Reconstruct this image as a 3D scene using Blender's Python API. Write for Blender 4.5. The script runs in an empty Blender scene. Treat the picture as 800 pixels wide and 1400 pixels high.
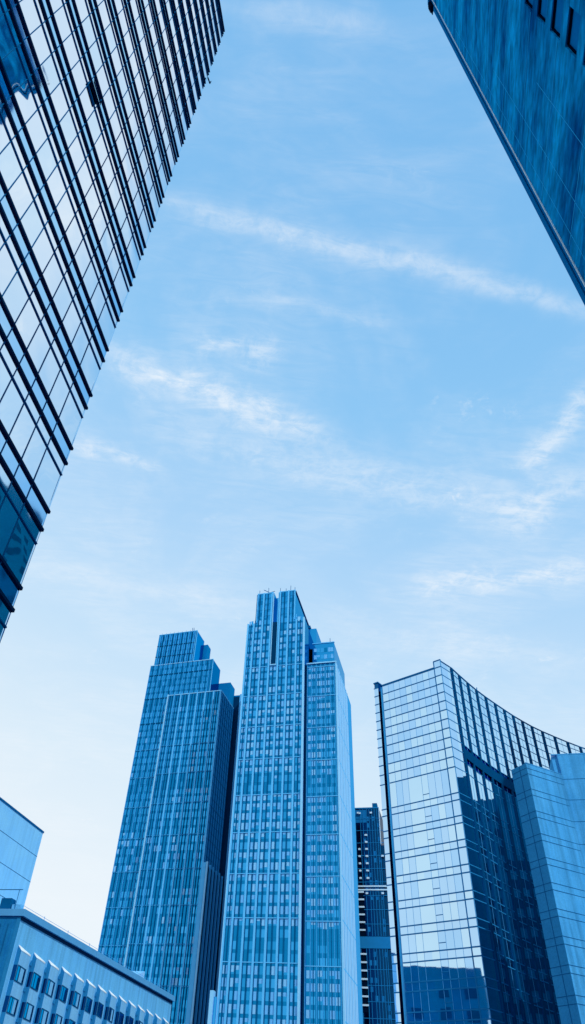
import bpy, math, random
from mathutils import Vector, Matrix

random.seed(7)
scene = bpy.context.scene
COL = scene.collection
rad = math.radians

# ------------------------------------------------------------------ camera
PX, PY, FPX = 335.5, 700.0, 943.6           # principal point and focal length of the 800 x 1400 photograph
PITCH, ROLL = rad(43.24), rad(5.485)
cp, sp, cr, sr = math.cos(PITCH), math.sin(PITCH), math.cos(ROLL), math.sin(ROLL)
FWD = Vector((0, cp, sp))
UP0 = Vector((0, -sp, cp))
RT0 = Vector((1, 0, 0))
RIGHT = cr * RT0 + sr * UP0
UPV = -sr * RT0 + cr * UP0
CAM = Vector((0, 0, 1.6))
cam_d = bpy.data.cameras.new("camera")
cam = bpy.data.objects.new("camera", cam_d)
COL.objects.link(cam)
m = Matrix((RIGHT, UPV, -FWD)).transposed().to_4x4()
m.translation = CAM
cam.matrix_world = m
cam_d.sensor_fit = 'AUTO'
cam_d.sensor_width = 36.0
cam_d.lens = FPX / 1400 * 36.0
cam_d.shift_x = (400 - PX) / 1400
cam_d.shift_y = (PY - 700) / 1400
cam_d.clip_start = 0.1
cam_d.clip_end = 12000
scene.camera = cam


def proj(p):
    v = Vector(p) - CAM
    z = v.dot(FWD)
    if z < 0.5:
        return None
    return PX + FPX * v.dot(RIGHT) / z, PY - FPX * v.dot(UPV) / z


def area_px(pts):
    q = [proj(p) for p in pts]
    if any(a is None for a in q):
        return 0.0
    cx = sum(a[0] for a in q) / len(q)
    cy = sum(a[1] for a in q) / len(q)
    if not (-5 < cx < 805 and -5 < cy < 1405):
        return 0.0
    s = 0
    for i in range(len(q)):
        a, b = q[i], q[(i + 1) % len(q)]
        s += a[0] * b[1] - a[1] * b[0]
    return abs(s) / 2


# ------------------------------------------------------------------ materials
def new_mat(name):
    mt = bpy.data.materials.new(name)
    mt.use_nodes = True
    nt = mt.node_tree
    return mt, nt, nt.nodes["Principled BSDF"]


def setc(inp, c):
    inp.default_value = (c[0], c[1], c[2], 1)


def tone(c):
    return (c[0] * 0.85, min(0.95, c[1] * 1.08), min(0.95, c[2] * 1.08))


def plain(name, col, rough=0.5, metal=0.0, var=0.12, scale=0.6, spec=0.0):
    """paint or metal with a faint uneven tone"""
    col = tone(col)
    mt, nt, b = new_mat(name)
    N, L = nt.nodes, nt.links
    tc = N.new("ShaderNodeTexCoord")
    nz = N.new("ShaderNodeTexNoise")
    nz.inputs["Scale"].default_value = scale
    nz.inputs["Detail"].default_value = 6
    L.new(tc.outputs["Object"], nz.inputs["Vector"])
    mx = N.new("ShaderNodeMix")
    mx.data_type = 'RGBA'
    setc(mx.inputs["A"], [c * (1 - var) for c in col])
    setc(mx.inputs["B"], [min(1, c * (1 + var)) for c in col])
    L.new(nz.outputs["Fac"], mx.inputs["Factor"])
    L.new(mx.outputs["Result"], b.inputs["Base Color"])
    b.inputs["Roughness"].default_value = rough
    b.inputs["Metallic"].default_value = metal
    b.inputs["Specular IOR Level"].default_value = spec
    return mt


def glass(name, col, rough=0.03, wave=0.02, wscale=0.35, metal=1.0, tintvar=0.06, edge=None):
    """mirror coated facade glass: tinted reflection with a slow ripple"""
    mt, nt, b = new_mat(name)
    N, L = nt.nodes, nt.links
    tc = N.new("ShaderNodeTexCoord")
    nz = N.new("ShaderNodeTexNoise")
    nz.inputs["Scale"].default_value = wscale
    nz.inputs["Detail"].default_value = 1.5
    L.new(tc.outputs["Object"], nz.inputs["Vector"])
    bp = N.new("ShaderNodeBump")
    bp.inputs["Strength"].default_value = 1.0
    bp.inputs["Distance"].default_value = wave
    L.new(nz.outputs["Fac"], bp.inputs["Height"])
    L.new(bp.outputs["Normal"], b.inputs["Normal"])
    n2 = N.new("ShaderNodeTexNoise")
    n2.inputs["Scale"].default_value = 0.09
    n2.inputs["Detail"].default_value = 4
    L.new(tc.outputs["Object"], n2.inputs["Vector"])
    mx = N.new("ShaderNodeMix")
    mx.data_type = 'RGBA'
    setc(mx.inputs["A"], [c * (1 - tintvar) for c in col])
    setc(mx.inputs["B"], [min(1, c * (1 + tintvar)) for c in col])
    L.new(n2.outputs["Fac"], mx.inputs["Factor"])
    L.new(mx.outputs["Result"], b.inputs["Base Color"])
    b.inputs["Roughness"].default_value = rough
    b.inputs["Metallic"].default_value = metal
    setc(b.inputs["Specular Tint"], edge if edge else [min(1.0, c * 1.2) for c in col])
    return mt


def concrete(name, col, dark, udir_deg, stretch=(1, 1, 1), scale=0.4, rough=0.85, lo=0.35, hi=0.7, fine=0.25, streak=0.0, fscale=6.0):
    """weathered concrete; noise is stretched along / across the wall whose direction is udir_deg (azimuth)"""
    col, dark = tone(col), tone(dark)
    mt, nt, b = new_mat(name)
    N, L = nt.nodes, nt.links
    tc = N.new("ShaderNodeTexCoord")
    mp = N.new("ShaderNodeMapping")
    mp.vector_type = 'POINT'
    mp.inputs["Rotation"].default_value = (0, 0, -(math.pi / 2 - rad(udir_deg)))
    L.new(tc.outputs["Object"], mp.inputs["Vector"])
    m2 = N.new("ShaderNodeMapping")
    m2.inputs["Scale"].default_value = stretch
    L.new(mp.outputs["Vector"], m2.inputs["Vector"])
    nz = N.new("ShaderNodeTexNoise")
    nz.inputs["Scale"].default_value = scale
    nz.inputs["Detail"].default_value = 9
    nz.inputs["Roughness"].default_value = 0.62
    nz.inputs["Distortion"].default_value = 0.3
    L.new(m2.outputs["Vector"], nz.inputs["Vector"])
    rp = N.new("ShaderNodeValToRGB")
    rp.color_ramp.elements[0].position = lo
    rp.color_ramp.elements[1].position = hi
    rp.color_ramp.elements[0].color = (*dark, 1)
    rp.color_ramp.elements[1].color = (*col, 1)
    L.new(nz.outputs["Fac"], rp.inputs["Fac"])
    out = rp.outputs["Color"]
    n3 = N.new("ShaderNodeTexNoise")
    n3.inputs["Scale"].default_value = fscale
    n3.inputs["Detail"].default_value = 5
    L.new(m2.outputs["Vector"], n3.inputs["Vector"])
    mr = N.new("ShaderNodeMapRange")
    mr.inputs["From Min"].default_value = 0.3
    mr.inputs["From Max"].default_value = 0.7
    mr.inputs["To Min"].default_value = 1 - fine
    mr.inputs["To Max"].default_value = 1 + fine
    L.new(n3.outputs["Fac"], mr.inputs["Value"])
    mul = N.new("ShaderNodeVectorMath")
    mul.operation = 'SCALE'
    L.new(out, mul.inputs[0])
    L.new(mr.outputs["Result"], mul.inputs["Scale"])
    out = mul.outputs["Vector"]
    if streak > 0:
        m4 = N.new("ShaderNodeMapping")
        m4.inputs["Scale"].default_value = (0.9, 0.9, 0.05)
        L.new(mp.outputs["Vector"], m4.inputs["Vector"])
        n4 = N.new("ShaderNodeTexNoise")
        n4.inputs["Scale"].default_value = 1.6
        n4.inputs["Detail"].default_value = 6
        L.new(m4.outputs["Vector"], n4.inputs["Vector"])
        r4 = N.new("ShaderNodeMapRange")
        r4.inputs["From Min"].default_value = 0.42
        r4.inputs["From Max"].default_value = 0.72
        r4.inputs["To Min"].default_value = 1.0
        r4.inputs["To Max"].default_value = 1 - streak
        L.new(n4.outputs["Fac"], r4.inputs["Value"])
        ml2 = N.new("ShaderNodeVectorMath")
        ml2.operation = 'SCALE'
        L.new(out, ml2.inputs[0])
        L.new(r4.outputs["Result"], ml2.inputs["Scale"])
        out = ml2.outputs["Vector"]
    L.new(out, b.inputs["Base Color"])
    b.inputs["Roughness"].default_value = rough
    b.inputs["Specular IOR Level"].default_value = 0.0
    bp = N.new("ShaderNodeBump")
    bp.inputs["Strength"].default_value = 0.25
    bp.inputs["Distance"].default_value = 0.02
    L.new(n3.outputs["Fac"], bp.inputs["Height"])
    L.new(bp.outputs["Normal"], b.inputs["Normal"])
    return mt


M = {}
M['lt_glass'] = glass('sky_mirror_glass', (0.90, 0.96, 1.0), 0.02, 0.05, 0.30)
M['lt_glass2'] = glass('sky_mirror_glass_deeper', (0.80, 0.91, 0.99), 0.03, 0.05, 0.30)
M['lt_spandrel'] = glass('spandrel_glass', (0.48, 0.74, 0.95), 0.05, 0.03, 0.3)
M['lt_fin'] = plain('dark_fin_metal', (0.003, 0.032, 0.085), 0.45, 0.0)
M['lt_mullion'] = plain('mullion_metal', (0.008, 0.13, 0.30), 0.45)
M['dark_glass'] = glass('deep_blue_glass', (0.012, 0.10, 0.26), 0.06, 0.02)
M['black'] = plain('dark_opening', (0.001, 0.008, 0.025), 0.5)
M['t_glass'] = glass('tower_glass', (0.016, 0.285, 0.63), 0.10, 0.03, tintvar=0.12, edge=(0.26, 0.68, 0.86))
M['t_glass_b'] = glass('tower_glass_mid', (0.035, 0.35, 0.74), 0.10, 0.03, tintvar=0.12, edge=(0.26, 0.68, 0.86))
M['t_glass_d'] = glass('tower_glass_dark', (0.004, 0.19, 0.45), 0.10, 0.03, tintvar=0.15, edge=(0.26, 0.68, 0.86))
M['t_blind'] = plain('window_blind', (0.155, 0.47, 0.85), 0.35, spec=0.3)
M['t_blind_b'] = plain('window_blind_pale', (0.25, 0.55, 0.88), 0.35, spec=0.3)
M['t_pier'] = plain('pale_pier_metal', (0.14, 0.50, 0.88), 0.4)
M['t_pier_b'] = plain('bright_edge_metal', (0.32, 0.60, 0.88), 0.4)
M['t_rib'] = plain('dark_rib_metal', (0.003, 0.11, 0.27), 0.5)
M['t_rib_p'] = plain('thin_pale_rib_metal', (0.06, 0.36, 0.70), 0.45)
M['t_side'] = plain('side_cladding', (0.003, 0.18, 0.43), 0.6)
M['t_clad'] = plain('pale_side_cladding', (0.42, 0.61, 0.88), 0.5)
M['t_shade'] = plain('painted_recess_shade', (0.001, 0.04, 0.11), 0.5)  # near-black blue standing in for shade in recesses and between fins
M['roof'] = plain('roof_membrane', (0.06, 0.22, 0.42), 0.9)
M['cl_glass'] = glass('pale_mirror_glass', (0.47, 0.72, 0.96), 0.02, 0.006, 0.25)
M['cl_glass_b'] = glass('pale_mirror_glass_second', (0.41, 0.68, 0.95), 0.03, 0.006, 0.25)
M['cl_glass_c'] = glass('pale_mirror_glass_bright', (0.55, 0.79, 0.97), 0.02, 0.006, 0.25)
M['cv_glass'] = glass('curved_wall_glass', (0.58, 0.80, 0.98), 0.02, 0.015, 0.30)
M['cl_line'] = plain('blue_transom_metal', (0.015, 0.17, 0.38), 0.4)
M['cl_thin'] = plain('fine_mullion_metal', (0.10, 0.36, 0.66), 0.4)
M['cv_col'] = plain('dark_column_metal', (0.002, 0.075, 0.20), 0.5)
M['cv_line'] = plain('curved_transom_metal', (0.025, 0.25, 0.52), 0.4)
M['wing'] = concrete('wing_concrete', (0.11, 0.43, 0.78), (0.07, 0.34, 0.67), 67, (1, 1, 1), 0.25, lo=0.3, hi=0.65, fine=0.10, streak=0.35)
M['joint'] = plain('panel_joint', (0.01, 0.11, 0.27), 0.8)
M['wing_shaded'] = concrete('wing_concrete_shaded', (0.04, 0.27, 0.52), (0.03, 0.22, 0.45), 157, (1, 1, 1), 0.3, fine=0.1)  # darker copy of the wing concrete; the side's shade put into the colour
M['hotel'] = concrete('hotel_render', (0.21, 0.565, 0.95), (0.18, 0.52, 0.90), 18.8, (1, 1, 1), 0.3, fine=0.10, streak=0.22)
M['hotel_end_shaded'] = concrete('hotel_end_cladding_shaded', (0.02, 0.23, 0.48), (0.012, 0.17, 0.40), -71, (1, 1, 1), 0.3, fine=0.1)  # end cladding darkened, so its shade sits in the colour
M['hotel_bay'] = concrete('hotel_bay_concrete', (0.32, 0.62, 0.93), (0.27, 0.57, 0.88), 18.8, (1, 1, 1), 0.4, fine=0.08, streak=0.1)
M['hotel_bay_shaded'] = concrete('hotel_bay_cheek_shaded', (0.03, 0.25, 0.50), (0.022, 0.21, 0.45), -71, (1, 1, 1), 0.4, fine=0.08)  # shaded copy of the bay concrete for faces turned from the light
M['ledge'] = plain('pale_ledge', (0.95, 0.85, 0.88), 0.6)
M['cornice'] = plain('cornice_metal', (0.13, 0.38, 0.66), 0.5)
M['cornice_shadow_strip'] = plain('cornice_shadow_strip', (0.004, 0.05, 0.13), 0.8)
M['frame'] = plain('window_frame_metal', (0.004, 0.10, 0.23), 0.5)
M['h_pane'] = glass('hotel_pane', (0.09, 0.36, 0.66), 0.08, 0.02)
M['h_pane_d'] = glass('hotel_pane_dark', (0.008, 0.12, 0.28), 0.1, 0.02)
M['curtain'] = plain('net_curtain', (0.26, 0.55, 0.83), 0.8)
M['panel'] = concrete('back_wall_panel', (0.33, 0.63, 0.96), (0.28, 0.58, 0.93), 18.4, (1, 1, 1), 0.25, fine=0.06, streak=0.12)
M['rt'] = concrete('dark_rough_concrete', (0.008, 0.47, 0.95), (0.001, 0.095, 0.29), 195.4, (0.36, 1.0, 0.9), 0.30, lo=0.36, hi=0.68, fine=0.42, fscale=2.6)
M['rt_trim'] = plain('corner_trim', (0.004, 0.17, 0.42), 0.7)
M['rt_dark'] = plain('corner_groove', (0.001, 0.035, 0.11), 0.8)
M['rt_bright'] = plain('metal_edge_strip', (0.9, 0.9, 0.95), 0.35)
M['rt_joint'] = plain('pale_wall_joint', (0.04, 0.50, 0.92), 0.7)
M['rt_pane'] = plain('dull_window_pane', (0.004, 0.20, 0.50), 0.3)
M['dt_wall'] = glass('far_tower_glass', (0.003, 0.045, 0.13), 0.15, 0.02)
M['dt_frame'] = plain('far_tower_frame', (0.015, 0.19, 0.42), 0.5)
M['dt_slab'] = plain('far_tower_slab', (0.72, 0.76, 0.88), 0.6)
M['dt_pale'] = plain('far_tower_pale_glass', (0.01, 0.16, 0.38), 0.4)
M['ground'] = plain('paved_ground', (0.02, 0.10, 0.20), 0.9, scale=0.05)
M['e_open'] = plain('dim_opening', (0.001, 0.07, 0.17), 0.6)
M['e_wall'] = concrete('east_block_concrete', (0.003, 0.19, 0.36), (0.002, 0.135, 0.28), 60, (1, 1, 1), 0.1, fine=0.15)


# ------------------------------------------------------------------ mesh builder and frames
class Frame:
    """local frame of a facade: u along the wall, v into the building, z up"""
    def __init__(s, dist, az, uaz):
        s.O = Vector((dist * math.sin(rad(az)), dist * math.cos(rad(az)), 0))
        s.U = Vector((math.sin(rad(uaz)), math.cos(rad(uaz)), 0))
        s.W = Vector((math.sin(rad(uaz - 90)), math.cos(rad(uaz - 90)), 0))

    def p(s, u, v, z):
        q = s.O + u * s.U + v * s.W
        return Vector((q.x, q.y, z))


class SegFrame(Frame):
    def __init__(s, a, b):
        s.O = Vector((a[0], a[1], 0))
        d = Vector((b[0] - a[0], b[1] - a[1], 0))
        s.len = d.length
        s.U = d.normalized()
        s.W = Vector((-s.U.y, s.U.x, 0))


class MB:
    def __init__(s):
        s.v, s.f, s.m = [], [], []

    def face(s, pts, mi=0):
        i = len(s.v)
        s.v += [tuple(p) for p in pts]
        s.f.append(tuple(range(i, i + len(pts))))
        s.m.append(mi)

    def box(s, fr, u0, u1, v0, v1, z0, z1, mi=0):
        i = len(s.v)
        for (u, v, z) in ((u0, v0, z0), (u1, v0, z0), (u1, v1, z0), (u0, v1, z0), (u0, v0, z1), (u1, v0, z1), (u1, v1, z1), (u0, v1, z1)):
            s.v.append(tuple(fr.p(u, v, z)))
        for q in ((0, 1, 5, 4), (1, 2, 6, 5), (2, 3, 7, 6), (3, 0, 4, 7), (4, 5, 6, 7), (3, 2, 1, 0)):
            s.f.append(tuple(i + k for k in q))
            s.m.append(mi)
        return s

    def prism(s, poly, z0, z1, mi=0, top=None):
        """poly: xy points in order; extruded"""
        n = len(poly)
        i = len(s.v)
        for (x, y) in poly:
            s.v.append((x, y, z0))
        for (x, y) in poly:
            s.v.append((x, y, z1))
        for k in range(n):
            j = (k + 1) % n
            s.f.append((i + k, i + j, i + n + j, i + n + k))
            s.m.append(mi)
        s.f.append(tuple(i + n + k for k in range(n)))
        s.m.append(mi if top is None else top)
        s.f.append(tuple(i + k for k in reversed(range(n))))
        s.m.append(mi)
        return s

    def tube(s, a, b, r, n=8, mi=0):
        a, b = Vector(a), Vector(b)
        d = (b - a).normalized()
        x = d.orthogonal().normalized()
        y = d.cross(x)
        i = len(s.v)
        for c in (a, b):
            for k in range(n):
                t = 2 * math.pi * k / n
                s.v.append(tuple(c + r * (math.cos(t) * x + math.sin(t) * y)))
        for k in range(n):
            j = (k + 1) % n
            s.f.append((i + k, i + j, i + n + j, i + n + k))
            s.m.append(mi)
        s.f.append(tuple(i + n + k for k in range(n)))
        s.m.append(mi)
        s.f.append(tuple(i + k for k in reversed(range(n))))
        s.m.append(mi)
        return s

    def build(s, name, mats, parent=None, normals=True):
        if not isinstance(mats, (list, tuple)):
            mats = [mats]
        off = world_loc(parent) if parent else Vector((0, 0, 0))
        me = bpy.data.meshes.new(name)
        me.from_pydata([tuple(Vector(v) - off) for v in s.v], [], s.f)
        for mt in mats:
            me.materials.append(mt if not isinstance(mt, str) else M[mt])
        me.polygons.foreach_set("material_index", s.m)
        me.update()
        ob = bpy.data.objects.new(name, me)
        COL.objects.link(ob)
        if parent:
            ob.parent = parent
        return ob


LOC = {}


def world_loc(o):
    return LOC[o.name] if o.name in LOC else Vector((0, 0, 0))


def thing(name, loc, label, cat, group=None):
    o = bpy.data.objects.new(name, None)
    COL.objects.link(o)
    o.location = loc
    LOC[o.name] = Vector(loc)
    o["label"] = label
    o["category"] = cat
    if group:
        o["group"] = group
    return o


def sub(mb, name, mats, part):
    """a sub-part: built under a part, which sits at its thing's origin"""
    LOC[part.name] = world_loc(part.parent)
    return mb.build(name, mats, part)


def bx(fr, parent, name, mat, u0, u1, v0, v1, z0, z1):
    return MB().box(fr, u0, u1, v0, v1, z0, z1).build(name, mat, parent)


def pane_quad(fr, u0, u1, z0, z1, v, tilt=0.0):
    a, b = random.gauss(0, tilt), random.gauss(0, tilt)
    w, h = (u1 - u0) / 2, (z1 - z0) / 2
    return [fr.p(u0, v - a * w - b * h, z0), fr.p(u1, v + a * w - b * h, z0), fr.p(u1, v + a * w + b * h, z1), fr.p(u0, v - a * w + b * h, z1)]


class Windows:
    """collects windows (each a list of (quad, material index)); the 100 that show largest become parts, the rest one part"""
    def __init__(s, mats):
        s.items, s.mats = [], mats

    def add(s, quads):
        s.items.append((sum(area_px(q) for q, _ in quads), quads))

    def build(s, parent, name='window', cap=100):
        s.items.sort(key=lambda t: -t[0])
        for _, quads in s.items[:cap]:
            mb = MB()
            for q, mi in quads:
                mb.face(q, mi)
            mb.build(name, s.mats, parent)
        if s.items[cap:]:
            mb = MB()
            for _, quads in s.items[cap:]:
                for q, mi in quads:
                    mb.face(q, mi)
            o = mb.build(name, s.mats, parent)
            o["kind"] = "stuff"


# ------------------------------------------------------------------ ground
g = MB()
g.face([(-4000, -4000, 0), (4000, -4000, 0), (4000, 4000, 0), (-4000, 4000, 0)])
go = g.build('ground', M['ground'])
go['kind'] = 'structure'

# ------------------------------------------------------------------ finned glass tower on the left
fr = Frame(23, -20.9, 13.9)
T = thing('glass_tower', fr.p(-20, 12, 0), 'mirror glass tower with dark paired horizontal fins, rising past the top left corner', 'tower')
LT_TOP = 101.4
MB().box(fr, -46, 0, 0.06, 24, 0, LT_TOP).build('core', M['dark_glass'], T)
bx(fr, T, 'roof_slab', M['lt_fin'], -46, 0.06, -0.12, 24.1, LT_TOP, LT_TOP + 0.25)
FL = [16.8 + 3.99 * k for k in range(-4, 22)]
mull = [-(1.6 + 1.185 * k) for k in range(0, 22)]
W = Windows([M['lt_glass'], M['lt_glass2'], M['lt_spandrel']])
edges = [0.0] + mull
for z in FL:
    for zi, (z0, z1, mi) in enumerate(((z - 0.95, z - 0.08, 2), (z - 1.74, z - 1.06, 0), (z - 3.93, z - 1.80, 0))):
        for i in range(len(edges) - 1):
            u1, u0 = edges[i], edges[i + 1]
            mm = mi
            if mi == 0 and random.random() < 0.35:
                mm = 1
            W.add([(pane_quad(fr, u0, u1, z0 - 0.04, z1 + 0.04, 0.02, 0.0018 if mi == 0 else 0.001), mm)])
for i in range(len(edges) - 1):
    u1, u0 = edges[i], edges[i + 1]
W.build(T)
for z in FL:
    bx(fr, T, 'fin', M['lt_fin'], -46, 0.12, -0.065, 0.04, z - 0.06, z + 0.07)
    bx(fr, T, 'fin', M['lt_fin'], -46, 0.12, -0.065, 0.04, z - 1.07, z - 0.94)
    bx(fr, T, 'transom', M['lt_mullion'], -46, 0.06, -0.03, 0.04, z - 1.80, z - 1.74)
for u in mull:
    bx(fr, T, 'mullion', M['lt_mullion'], u - 0.017, u + 0.017, -0.006, 0.04, 0, LT_TOP)
bx(fr, T, 'corner_post', M['lt_spandrel'], 0.0, 0.03, -0.01, 0.05, 0, LT_TOP)
# open top-hung vent and the small bracket on the corner
v = MB()
v.face([fr.p(-9.86, -0.05, 44.1), fr.p(-8.72, -0.05, 44.1), fr.p(-8.72, -0.22, 43.35), fr.p(-9.86, -0.22, 43.35)])
v.face([fr.p(-9.86, -0.06, 44.1), fr.p(-9.86, -0.23, 43.35), fr.p(-8.72, -0.24, 43.35), fr.p(-8.72, -0.08, 44.1)])
v.build('open_vent', M['black'], T)
MB().tube(fr.p(0.0, -0.1, 82.3), fr.p(0.5, -0.25, 82.0), 0.07).tube(fr.p(0.5, -0.25, 82.0), fr.p(0.55, -0.25, 82.9), 0.05).build('wall_bracket', M['lt_fin'], T)

# ------------------------------------------------------------------ concrete tower on the right
fr = Frame(22.96, 43.15, 195.4)
T = thing('concrete_tower', fr.p(15, 10, 0), 'dark streaked concrete tower with a column of narrow windows at the top right', 'tower')
TOP = 101.6
w = MB()
WZ = [42.0 + 3.15 * k for k in range(-12, 19)]
WU0, WU1, WU2 = 9.1, 10.75, 34
w.box(fr, 0.92, WU0, 0, 1, 0, TOP)
w.box(fr, WU1, WU2, 0, 1, 0, TOP)
zprev = 0
for z in WZ:
    w.box(fr, WU0, WU1, 0, 1, zprev, z - 2.05)
    zprev = z
w.box(fr, WU0, WU1, 0, 1, zprev, TOP)
w.box(fr, 0.92, WU2, 1, 22, 0, TOP)
w.build('wall', M['rt'], T)
bx(fr, T, 'corner_trim', M['rt_trim'], 0, 0.42, -0.02, 1.2, 0, TOP - 2)
bx(fr, T, 'corner_groove', M['rt_dark'], 0.42, 0.62, 0.10, 1.2, 0, TOP - 2)
bx(fr, T, 'corner_trim', M['rt_trim'], 0.62, 0.86, -0.03, 1.2, 0, TOP - 2)
bx(fr, T, 'edge_strip', M['rt_bright'], 0.86, 0.92, -0.06, 0.4, 0, TOP - 2)
bx(fr, T, 'cornice', M['rt_trim'], 0.02, WU2, -0.28, 1.2, TOP - 2, TOP - 1.0)
bx(fr, T, 'parapet', M['rt_trim'], 0.06, WU2, -0.12, 1.2, TOP - 1.0, TOP + 0.4)
bx(fr, T, 'roof', M['roof'], 0.4, WU2, 1.2, 22, TOP, TOP + 0.2)
for z in WZ:
    r = bx(fr, T, 'window', M['rt_pane'], WU0 - 0.02, WU1 + 0.02, 0.17, 0.25, z - 2.07, z + 0.02)
    f = MB()
    f.box(fr, WU0 + 0.002, WU0 + 0.10, 0.10, 0.17, z - 2.04, z - 0.002).box(fr, WU1 - 0.06, WU1 - 0.002, 0.10, 0.17, z - 2.04, z - 0.002)
    f.box(fr, WU0 + 0.10, WU1 - 0.06, 0.06, 0.17, z - 0.14, z - 0.002).box(fr, WU0 + 0.10, WU1 - 0.06, 0.12, 0.17, z - 2.04, z - 1.98)
    sub(f, 'frame', M['black'], r)
for u, z0, z1 in ((3.54, 20, 60), (6.2, 26, 47), (1.9, 30, 80)):
    bx(fr, T, 'wall_joint', M['rt_joint'], u - 0.013, u + 0.013, -0.012, 0.02, z0, z1)
for z in (31.0, 37.2, 43.5, 49.8, 56.1, 62.5, 70.0):
    bx(fr, T, 'wall_joint', M['rt_joint'], 1.3, WU0 - 0.1, -0.012, 0.02, z - 0.03, z + 0.03)
b = MB()
for dz in (0, 1.6):
    b.tube(fr.p(0.3, 0.2, TOP - 3.2 + dz), fr.p(-0.55, 0.0, TOP - 3.2 + dz), 0.05)
b.tube(fr.p(-0.55, 0, TOP - 3.3), fr.p(-0.55, 0, TOP + 1), 0.05)
b.tube(fr.p(-0.2, 0.05, TOP - 3.3), fr.p(-0.2, 0.05, TOP + 1), 0.04)
b.build('roof_bracket', M['black'], T)
bx(fr, T, 'lamp_housing', M['black'], -0.12, 0.5, -0.35, -0.02, TOP - 4.4, TOP - 2.2)


# ------------------------------------------------------------------ stepped tower in the middle
def lines(parent, fr, name, mat, zs, u0, u1, v, h=0.25, d=0.10):
    for z in zs:
        bx(fr, parent, name, mat, u0, u1, v - d, v + 0.05, z - h / 2, z + h / 2)


def cell(fr, u0, u1, z0, z1, v, probs, n=2, tilt=0.004, gap=0.12):
    out = []
    w = (u1 - u0) / n
    for i in range(n):
        r = random.random()
        mi = 0
        for k, pr in enumerate(probs):
            r -= pr
            if r < 0:
                mi = k
                break
        a, b = u0 + w * i + gap / 2, u0 + w * (i + 1) - gap / 2
        out.append((pane_quad(fr, a, b, z0, z1, v, tilt), mi))
        if mi >= 3 and random.random() < 0.4:      # a half drawn blind: glass shows below it
            zz = z0 + (z1 - z0) * random.uniform(0.2, 0.6)
            out[-1] = (pane_quad(fr, a, b, zz, z1, v, tilt), mi)
            out.append((pane_quad(fr, a, b, z0, zz, v, tilt), 0))
    return out


TM = [M['t_glass'], M['t_glass_b'], M['t_glass_d'], M['t_blind'], M['t_blind_b']]

fr = Frame(280, 6.93, 109.5)
T = thing('stepped_tower', fr.p(-10, 18, 0), 'tallest stepped glass tower in the middle, pale piers and a slotted crown', 'tower')
UL = -28.9
bx(fr, T, 'main_block', M['t_glass_d'], UL, 0, 0, 34, 0, 195.5)
bx(fr, T, 'right_wing', M['t_glass_d'], 0, 14.2, 4, 44, 0, 172.6)
cb = MB()
cb.box(fr, -24.6, -16.0, 0.05, 33, 195.5, 213.6).box(fr, -13.4, -5.06, 0.05, 33, 195.5, 213.6).box(fr, -16.0, -13.4, 3.2, 30, 195.5, 212.6)
cb.build('crown', M['t_glass'], T)
bx(fr, T, 'crown_slot', M['t_shade'], -16.0, -13.6, -0.30, 0.2, 171.8, 195.5)
bx(fr, T, 'slot_jamb', M['t_pier_b'], -16.35, -16.0, -0.6, 0.3, 171.8, 213.3)
bx(fr, T, 'slot_jamb', M['t_pier'], -13.6, -13.25, -0.6, 0.3, 171.8, 213.3)
bx(fr, T, 'slot_sill', M['t_pier_b'], -16.35, -13.25, -0.65, 0.3, 171.3, 171.8)
bx(fr, T, 'setback_block', M['t_glass'], 1.0, 11.6, 14, 44, 172.6, 190)
bx(fr, T, 'setback_block', M['t_glass'], -2.2, 2.0, 18, 31, 190, 202)
FZ = [38.1 + 3.73 * k for k in range(-4, 43)]
piers = [-28.45, -25.55, -21.25, -17.0, -12.7, -8.4, -4.05]
crown_piers = (-24.3, -21.25, -17.0, -12.7, -8.4, -5.3)
for u in piers:
    top = 195.8 if (u < -25 or u > -5) else 213.9
    bx(fr, T, 'pier', M['t_pier'], u - 0.36, u + 0.36, -0.55, 0.02, 0, top)
bx(fr, T, 'pier', M['t_pier_b'], -0.75, 0.02, -0.8, 0.3, 0, 196.4)
bx(fr, T, 'pier', M['t_pier_b'], UL - 0.05, UL + 0.25, -0.6, 0.3, 0, 195.9)
bx(fr, T, 'pier', M['t_pier'], -5.4, -5.04, -0.5, 0.3, 195.9, 214.0)
bx(fr, T, 'pier', M['t_pier'], -24.65, -24.3, -0.5, 0.3, 195.9, 214.0)
W = Windows(TM)
pe = piers + [-0.4]
for z in FZ:
    dark = 53.5 < z + 1 < 64
    half = 113 < z + 1 < 121
    for i in range(len(pe) - 1):
        u0, u1 = pe[i] + 0.38, pe[i + 1] - 0.38
        pr = (0.30, 0.2, 0.5, 0, 0) if dark else ((0.45, 0.25, 0.2, 0.1, 0) if half else (0.06, 0.18, 0.0, 0.50, 0.26))
        if z > 170 and -16.4 < (u0 + u1) / 2 < -13:
            continue
        if z > 150:
            pr = (0.16, 0.36, 0.04, 0.34, 0.10)
        W.add(cell(fr, u0, u1, z + 0.15, z + 2.70, -0.06, pr))
for k in range(5):
    z = 196.4 + 3.6 * k
    if k > 4:
        break
    for u0, u1 in ((-24.2, -21.7), (-20.9, -17.4), (-12.3, -8.8), (-8.0, -5.5)):
        W.add(cell(fr, u0, u1, z, z + 2.2, -0.04, (0.4, 0.4, 0.2, 0, 0)))
wm = [0.69, 2.61, 4.83, 6.99, 8.93, 11.23, 13.26]
for z in FZ:
    if z > 169:
        continue
    dark = 53.5 < z + 1 < 64
    half = 113 < z + 1 < 121
    for u0, u1 in ((1.2, 4.4), (5.2, 8.6), (9.3, 12.9)):
        pr = (0.2, 0.1, 0.7, 0, 0) if dark else ((0.5, 0.2, 0.28, 0.02, 0) if half else (0.08, 0.24, 0.02, 0.46, 0.20))
        W.add(cell(fr, u0, u1, z + 0.15, z + 2.45, 3.94, pr))
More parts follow.
